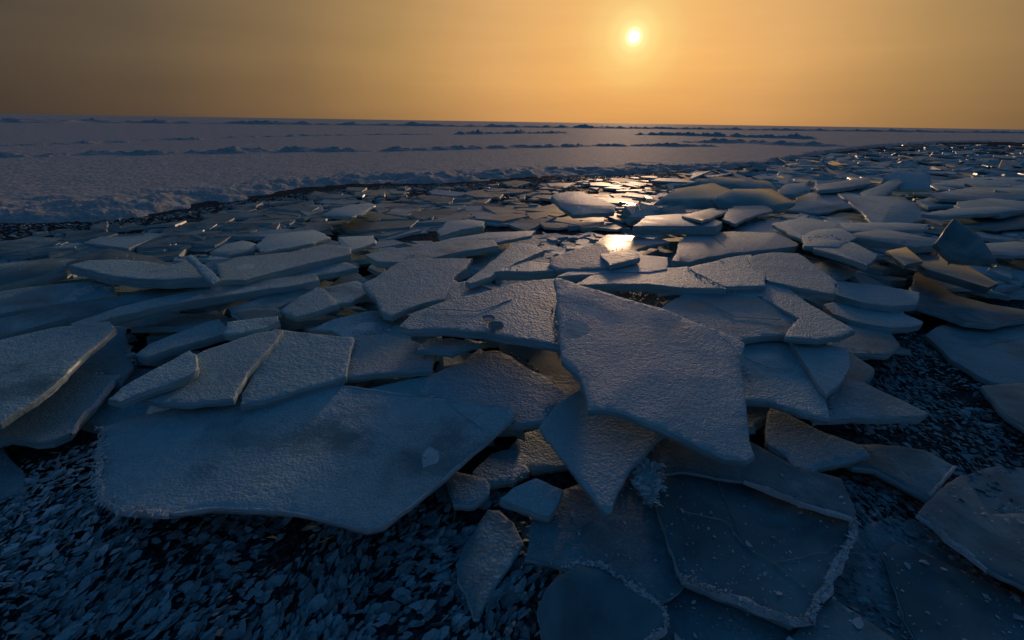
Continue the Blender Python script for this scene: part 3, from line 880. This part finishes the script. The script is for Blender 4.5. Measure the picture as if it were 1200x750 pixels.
def ridge(name, label, path, width, height, seed, rough=1.0, step=.12):
    """A low bank of snowed-over ice rubble across the snowfield; path in pixels as it lies on the snow."""
    W = [at(p[0], p[1], SNOW_Z) for p in path]
    V, F = [], []
    L = [0]
    for a, b_ in zip(W, W[1:]):
        L.append(L[-1] + (b_ - a).length)
    n = max(30, int(L[-1] / step))
    prof_ = [-1 + i / 9 for i in range(19)]
    for i in range(n + 1):
        d = L[-1] * i / n
        j = max(k for k in range(len(L) - 1) if L[k] <= d + 1e-9)
        q = W[j].lerp(W[j + 1], (d - L[j]) / (L[j + 1] - L[j]))
        t_ = (W[j + 1] - W[j]).normalized()
        nn = Vector((-t_.y, t_.x, 0))
        e = min(1, min(d, L[-1] - d) / (width * 2.0))
        g = .42 + .55 * noise.noise((d * .22 / width, seed, 0)) + .55 * noise.noise((d * .7 / width, seed, 5))
        sh = noise.noise((d * .3 / width, seed + 3, 2)) * .8
        for k in prof_:
            p = q + nn * ((k + sh) * width * 1.3)
            c = max(0, 1 - abs(k)) ** .7
            lump = abs(noise.noise((p.x * 1.5 / width, p.y * 1.5 / width, seed))) + .6 * abs(noise.noise((p.x * 4 / width, p.y * 4 / width, seed + 2)))
            z = SNOW_Z - .05 + e * height * c * (max(0, g) * .75 + .12 + rough * .75 * lump * (.35 + max(0, g)))
            V.append((p.x, p.y, z))
    m_ = len(prof_)
    for i in range(n):
        for k in range(m_ - 1):
            F.append((i * m_ + k, (i + 1) * m_ + k, (i + 1) * m_ + k + 1, i * m_ + k + 1))
    me = bpy.data.meshes.new(name)
    me.from_pydata(V, [], F)
    smooth(me, 50)
    o = ob(name, me, M_SNOW)
    return tag(o, label, 'snow ridge', 'rubble ridges across the snowfield', 'thing')


ridge('snow_ridge', 'lumpy blue ridge crossing the snowfield with small peaks', [(-120, 186), (60, 182), (200, 180), (330, 177), (430, 177), (520, 175), (600, 173), (700, 171), (780, 171), (850, 172)], .6, .25, 3)
ridge('snow_ridge', 'thin faint ridge on the snowfield before the horizon rubble line', [(-120, 172), (60, 170), (200, 164), (330, 160), (440, 158), (520, 157.5)], .6, .20, 8, .7)
ridge('snow_ridge', 'broken ridge of blocks with an upturned shard out on the snowfield', [(525, 157.5), (600, 156.5), (668, 156)], .7, .34, 14, 1.3)
ridge('snow_ridge', 'short dark ridge right beside the glint on far ice', [(742, 158), (790, 158.5), (860, 160.5), (960, 163)], .8, .55, 19, 1.0)
ridge('snow_ridge', 'wide field of low snowy lumps joining the ridge to the rubble', [(790, 167), (860, 167), (930, 170), (1010, 172)], 1.3, .36, 23, 1.3)
ridge('snow_ridge', 'long far rubble line just under the horizon', [(-150, 143.5), (150, 144), (400, 146.5), (600, 149.2), (800, 151.5), (1000, 154), (1350, 158)], 2.4, .7, 31, 1.3, .5)

# ------------------------------------------------------------------ loose plates of the rubble field
def rand_poly(r, size, asp):
    k = r.choice([3, 4, 4, 4, 5, 5])
    an = sorted(r.uniform(0, 2 * math.pi) for _ in range(k))
    for _ in range(5):
        an = [a + .15 * ((2 * math.pi * i / k + an[0]) - a) for i, a in enumerate(an)]
    P = [Vector((math.cos(a) * size * r.uniform(.6, 1.3), math.sin(a) * size * asp * r.uniform(.6, 1.3))) for a in an]
    return P


def simple_plate(r, size, asp, t):
    P = rand_poly(r, size, asp)
    if area(P) < 0:
        P.reverse()
    P2 = jag(P, size * .3, size * .014, r.uniform(0, 90))
    n = len(P2)
    bev = min(.005, t * .12)
    I = inset(P2, bev)
    B = inset(P2, -.01)
    V = [(p.x, p.y, -t) for p in B] + [(p.x, p.y, -bev) for p in P2] + [(p.x, p.y, 0) for p in I]
    F = [(i, (i + 1) % n, n + (i + 1) % n, n + i) for i in range(n)]
    F2 = [(n + i, n + (i + 1) % n, 2 * n + (i + 1) % n, 2 * n + i) for i in range(n)] + [tuple(2 * n + i for i in range(n))]
    F3 = [tuple(reversed(range(n)))]
    return V, F, F2, F3


def frame(pos, sx, sy, rot):
    n_ = Vector((-sx, -sy, 1)).normalized()
    return Matrix.Translation(pos) @ n_.to_track_quat('Z', 'Y').to_matrix().to_4x4() @ Matrix.Rotation(rot, 4, 'Z')


def wpoly(px, z):
    return [(at(x, y, z).x, at(x, y, z).y) for x, y in px]


field_px = [(745, 262), (790, 214), (850, 206), (905, 199), (965, 187), (1025, 177), (1090, 171.5), (1160, 170), (1260, 171), (1420, 180), (1420, 330), (1210, 330),
            (1100, 330), (960, 300), (900, 280), (830, 262)]
strip_px = [(-40, 300), (40, 272), (200, 258), (300, 237), (420, 222), (520, 217), (620, 214), (700, 209), (790, 204), (790, 240), (745, 262), (700, 270), (560, 258), (440, 272), (300, 276), (180, 296)]
FIELD, STRIP = wpoly(field_px, .1), wpoly(strip_px, .05)
TRACED = [[(on_plane(s, *p).x, on_plane(s, *p).y) for p in s['px']] for s in S]
SB = [(min(x for x, y in T) - .05, max(x for x, y in T) + .05, min(y for x, y in T) - .05, max(y for x, y in T) + .05) for T in TRACED]


def traced_top(x, y):
    """Top height of the lowest traced plate over this spot, None where there is none."""
    z = None
    for s, T, bb in zip(S, TRACED, SB):
        if bb[0] < x < bb[1] and bb[2] < y < bb[3] and inside(T, x, y):
            h = s['z0'] + s['sx'] * (x - s['c'].x) + s['sy'] * (y - s['c'].y) - s['t']
            z = h if z is None else min(z, h)
    return z


def clearance(pos, size):
    zs = [traced_top(pos.x + dx * size, pos.y + dy * size) for dx, dy in ((0, 0), (.7, 0), (-.7, 0), (0, .7), (0, -.7))]
    zs = [z for z in zs if z is not None]
    return min(zs) if zs else None


r = random.Random(21)
cands = []


def scatter(PLY, count, size_fn, zf, tilt, seed, rmax=60, rmin=0):
    r = random.Random(seed)
    xs = [p[0] for p in PLY]; ys = [p[1] for p in PLY]
    ths = [math.atan2(x, y) for x, y in PLY]
    ds = [math.hypot(x, y) for x, y in PLY]
    t0, t1 = min(ths), max(ths)
    n = tries = 0
    while n < count and tries < count * 40:
        tries += 1
        # spread over log distance so that near and far are both filled
        th = r.uniform(t0, t1)
        d = 1 / r.uniform(1 / min(max(ds), rmax), 1 / max(rmin, min(ds)))
        x, y = d * math.sin(th), d * math.cos(th)
        if not inside(PLY, x, y):
            continue
        size = size_fn(r, d)
        z = zf(r, x, y, d)
        cands.append((d, Vector((x, y, z)), size, r.gauss(0, tilt), r.gauss(.02, tilt), r.gauss(0, .5), r.uniform(.35, .8), r.random(), r.random()))
        n += 1


def fz(r, x, y, d):
    return .10 + .13 * (noise.noise((x * .35, y * .35, 2)) + .6 * noise.noise((x * 1.1, y * 1.1, 6))) + r.uniform(-.05, .10)


scatter(FIELD, 4200, lambda r, d: (r.uniform(.12, .3) if r.random() < .6 else r.uniform(.3, .6)) * min(1.3, max(.8, d / 8)), fz, .085, 5)
scatter(FIELD, 1500, lambda r, d: r.uniform(.25, .8), lambda r, x, y, d: fz(r, x, y, d) + .06, .10, 15, 60, 13)
scatter(STRIP, 640, lambda r, d: r.uniform(.10, .25) if r.random() < .6 else r.uniform(.3, .62), lambda r, x, y, d: r.uniform(.015, .07), .03, 6)
cands.sort(key=lambda c: -c[2] / c[0])
KIND_LABELS = {
    ('F', 0): ('loose frosted plate', ('in the open rubble field', 'far out in the rubble field')),
    ('F', 1): ('tipped up frosted block', ('in the open rubble field', 'far out in the rubble field')),
    ('H', 0): ('thin half bare plate', ('in the open rubble field', 'far out in the rubble field')),
    ('G', 0): ('leaning glassy plate', ('in the open rubble field', 'far out in the rubble field')),
    ('S', 0): ('flat dull plate', ('frozen into the dark strip before the snow bank', 'frozen into the dark strip before the snow bank')),
}


def short(lab):
    w = lab.split()
    stop = {'with', 'in', 'beside', 'lying', 'below', 'behind', 'at', 'on', 'before', 'under', 'between', 'leaning', 'standing', 'sloping', 'beyond', 'far', 'next', 'sitting', 'tipped', 'running', 'rising', 'bearing',
            'propped', 'tilted', 'crossing', 'catching', 'overlapping', 'emerging', 'mirroring', 'wedged', 'carrying', 'sliding', 'joined', 'tucked', 'across', 'against', 'second', 'by', 'split', 'ending'}
    for i, x in enumerate(w):
        if i > 1 and x in stop:
            return ' '.join(w[:i])
    return ' '.join(w[:6])


bulk = {}
made = 0
rr_ = random.Random(77)
for (d, pos, size, sx, sy, rot, asp, u1, u2) in cands:
    cl = clearance(pos, size) if d < 12 else None
    strip = pos.z < .075 and inside(STRIP, pos.x, pos.y)
    if cl is not None:
        if d < 5 and not strip:
            pos = Vector((pos.x, pos.y, min(pos.z, cl - .02)))
        else:
            pos = Vector((pos.x, pos.y, min(pos.z, cl - .01)))
        sx *= .4; sy *= .4
    kind = 'S' if strip else ('F' if u1 < .62 else 'H' if u1 < .86 else 'G')
    thick = 0
    if kind == 'F' and u2 < .08 and cl is None:
        thick = 1; sx *= 1.8; sy *= 1.8
    if kind == 'G' and cl is None:
        sx *= 2.0; sy = abs(sy) * 2.0
    t = rr_.uniform(.025, .05) if not thick else rr_.uniform(.07, .12)
    V, F1, F2, F3 = simple_plate(rr_, size, asp, t)
    Mx = frame(pos, sx, sy, rot)
    top = dict(F=M_FROST, H=M_HALF, G=M_GLASS, S=M_HALF)[kind]
    if made < 185 and cl is None:
        me = bpy.data.meshes.new('ice_plate')
        me.from_pydata(V, [], F1 + F2 + F3)
        o = ob('ice_plate', me, [M_GLASS if kind == 'G' else M_SIDE, top])
        if kind != 'G':
            me.polygons.foreach_set('material_index', [0] * len(F1) + [1] * len(F2) + [0] * len(F3))
        o.matrix_world = Mx
        base_, tail = KIND_LABELS[(kind, thick)]
        big = 'small' if size < .30 else 'broad' if size > .42 else 'middling'
        nb = min(S, key=lambda q: (q['o3'] - pos).length)
        if (nb['o3'] - pos).length < 1.3:
            lab = '%s %s beside the %s' % (big, base_, short(nb['label']))
        else:
            lab = '%s %s %s' % (big, base_, tail[0] if d < 13 else tail[1])
        lab = ' '.join(lab.split()[:16])
        tag(o, lab, 'ice plate', 'loose plates: ' + lab, 'thing')
        made += 1
    else:
        B = bulk.setdefault(kind, [[], [], []])
        b0 = len(B[0])
        B[0] += [tuple(Mx @ Vector(v)) for v in V]
        for k, fs in ((0, F1), (1, F2), (0, F3)):
            B[1] += [tuple(b0 + q for q in f) for f in fs]
            B[2] += [k] * len(fs)
for kind, (V, F, MI) in bulk.items():
    me = bpy.data.meshes.new('ice_rubble')
    me.from_pydata(V, [], F)
    top = dict(F=M_FROST, H=M_HALF, G=M_GLASS, S=M_HALF)[kind]
    o = ob('ice_rubble', me, [M_GLASS if kind == 'G' else M_SIDE, top])
    if kind != 'G':
        me.polygons.foreach_set('material_index', MI)
    tag(o, {'F': 'countless small frosted plates filling the rubble field', 'H': 'countless thin half bare plates filling the rubble field',
            'G': 'countless glassy splinters filling the rubble field', 'S': 'crushed ice bits frozen in the dark strip'}[kind], 'ice rubble', None, 'stuff')

# ------------------------------------------------------------------ broken bits that hold the heap up, seen only through its gaps
V, F, MI = [], [], []
r = random.Random(99)
heap = wpoly([(-60, 330), (150, 300), (300, 290), (450, 285), (640, 270), (760, 270), (900, 280), (1000, 300), (1060, 340), (1040, 400), (960, 440), (900, 500), (760, 520),
              (700, 470), (560, 500), (420, 470), (280, 480), (120, 470), (0, 520), (-60, 520)], .1)
xs = [p[0] for p in heap]; ys = [p[1] for p in heap]
n = 0
while n < 1000:
    x, y = r.uniform(min(xs), max(xs)), r.uniform(min(ys), max(ys))
    if not inside(heap, x, y):
        continue
    n += 1
    size = r.uniform(.08, .32)
    cl = clearance(Vector((x, y, 0)), size)
    z = min(r.uniform(.03, .2), (cl if cl is not None else .1) - .03 - .12 * size)
    if z < .02:
        continue
    Vp, F1, F2, F3 = simple_plate(r, size, r.uniform(.4, .9), r.uniform(.03, .06))
    Mx = frame(Vector((x, y, z)), r.gauss(0, .05), r.gauss(0, .05), r.uniform(0, 6.28))
    b0 = len(V)
    V += [tuple(Mx @ Vector(v)) for v in Vp]
    for k, fs in ((0, F1), (1, F2), (0, F3)):
        F += [tuple(b0 + q for q in f) for f in fs]
        MI += [k] * len(fs)
me = bpy.data.meshes.new('ice_rubble')
me.from_pydata(V, [], F)
o = ob('ice_rubble', me, [M_SIDE, M_HALF])
me.polygons.foreach_set('material_index', MI)
tag(o, 'broken bits of ice in the gaps between the heaped plates', 'ice rubble', None, 'stuff')

# ------------------------------------------------------------------ frost flakes on the dark ice
def flakes(label, px, count, size, seed, heading, spread, tilt, material, z0=.006, clump=.35):
    PLY = wpoly(px, z0)
    r = random.Random(seed)
    xs = [p[0] for p in PLY]; ys = [p[1] for p in PLY]
    it = []
    tries = 0
    while len(it) < count and tries < count * 30:
        tries += 1
        x, y = r.uniform(min(xs), max(xs)), r.uniform(min(ys), max(ys))
        if not inside(PLY, x, y):
            continue
        dn = noise.noise((x * 4.5 + seed, y * 4.5, 0)) + .5 * noise.noise((x * 11, y * 11 + seed, 0))
        if dn < r.uniform(-.75, .35) - clump * .3:
            continue
        L = min(size * 1.9, size * math.exp(r.gauss(-.15, .42)))
        hd = heading + spread * (noise.noise((x * 2.5, y * 2.5, seed)) * 2.2 + r.gauss(0, .5))
        it.append((x, y, z0 + r.uniform(0, .012), L, L * r.uniform(.4, .62), hd, r.gauss(tilt, .28), r.gauss(0, .45)))
    o = crystals('frost_flakes', it, material, None, seed)
    smooth(o.data)
    return tag(o, label, 'frost flakes', None, 'stuff')


flakes('leaf like frost flakes crowding the dark ice below the biggest slab',
       [(-160, 600), (0, 580), (130, 575), (300, 590), (420, 600), (540, 560), (640, 600), (660, 700), (720, 860), (200, 900), (-260, 860)], 5600, .038, 1, .45, .7, .30, M_FLAKE)
flakes('pale crumbled frost on dark ice beside the biggest slab',
       [(-60, 560), (30, 540), (112, 520), (118, 590), (160, 640), (60, 690), (-80, 720)], 900, .034, 2, .6, .8, .3, M_RIM, .01)
flakes('small dark frost flakes on black ice beside the smooth sheets',
       [(985, 500), (1030, 430), (1060, 390), (1120, 400), (1180, 440), (1280, 500), (1330, 620), (1210, 625), (1120, 560), (1040, 520)], 3600, .028, 3, 2.6, .5, .25, M_FLAKE)
flakes('frost flakes in the gap beyond the frost rimmed slab',
       [(960, 560), (1040, 560), (1090, 600), (1170, 690), (1080, 720), (1010, 840), (930, 860), (850, 830), (790, 700), (960, 720), (1000, 620)], 1800, .026, 4, 2.5, .5, .2, M_FLAKE, .006)
flakes('fine frost flakes on the dark ice behind the long stack',
       [(-80, 284), (0, 266), (100, 262), (200, 252), (300, 234), (420, 221), (560, 216), (680, 211), (680, 262), (560, 262), (420, 276), (250, 290), (100, 296), (0, 312), (-80, 320)], 6000, .058, 5, .2, .8, .06, M_FLAKE)
flakes('crusty snow crumbs strewn along the foot of the snow bank',
       [(-80, 278), (0, 262), (100, 260), (200, 251), (300, 233), (420, 220), (560, 215), (700, 206), (850, 199), (850, 204), (700, 213), (560, 220), (420, 226), (300, 241), (200, 260), (100, 268), (0, 271), (-80, 290)], 2600, .06, 7, .2, 1.2, .25, M_SNOW, .01, .6)
flakes('crushed snow in the cleft between the spearhead slab and the deep blue plate',
       [(715, 336), (745, 338), (790, 356), (800, 372), (760, 360), (730, 348)], 420, .03, 6, .2, 1.5, .4, M_RIM, .27)

r = random.Random(404)
it = []
TX, TY = np.meshgrid(np.arange(0, 1200, 2.0), np.arange(190, 752, 2.0))
TQ = np.stack([TX, TY], -1)
TOP = np.full(TX.shape, -1)
for i, s in enumerate(S):
    TOP[in_poly(s['px'], TQ)] = i
for i, s in enumerate(S):
    if (s['o3'] - EYE).length > 5.2:
        continue
    px = s['px']
    c = np.mean(px, axis=0)
    for a, b_ in zip(px, px[1:] + px[:1]):
        n_ = int(math.hypot(b_[0] - a[0], b_[1] - a[1]) / 1.0)
        for k in range(n_):
            q = (a[0] + (b_[0] - a[0]) * k / n_, a[1] + (b_[1] - a[1]) * k / n_)
            if not (0 < q[0] < 1200 and q[1] < 750) or noise.noise((q[0] * .02, q[1] * .02, i * .7)) < .12:
                continue
            d = np.array(q) - c
            d /= max(1e-6, np.linalg.norm(d))
            for _ in range(2):
                e = d * abs(r.gauss(2, 3.5))
                p = (q[0] + e[0], q[1] + e[1])
                u, v = int(p[0] / 2), int((p[1] - 190) / 2)
                if not (0 <= u < TOP.shape[1] and 0 <= v < TOP.shape[0]) or not 0 <= TOP[v, u] < i:
                    continue
                low = S[TOP[v, u]]
                w = on_plane(low, *p)
                z = .009 * math.exp(r.gauss(0, .5))
                it.append((w.x, w.y, w.z + .003, z, z * .7, r.uniform(0, 6.3), r.gauss(.2, .5), r.gauss(0, .5)))
o = crystals('crushed_ice', it, M_RIM, None, 5)
tag(o, 'crushed ice crumbs caught in the joints between heaped plates', 'crushed ice', None, 'stuff')
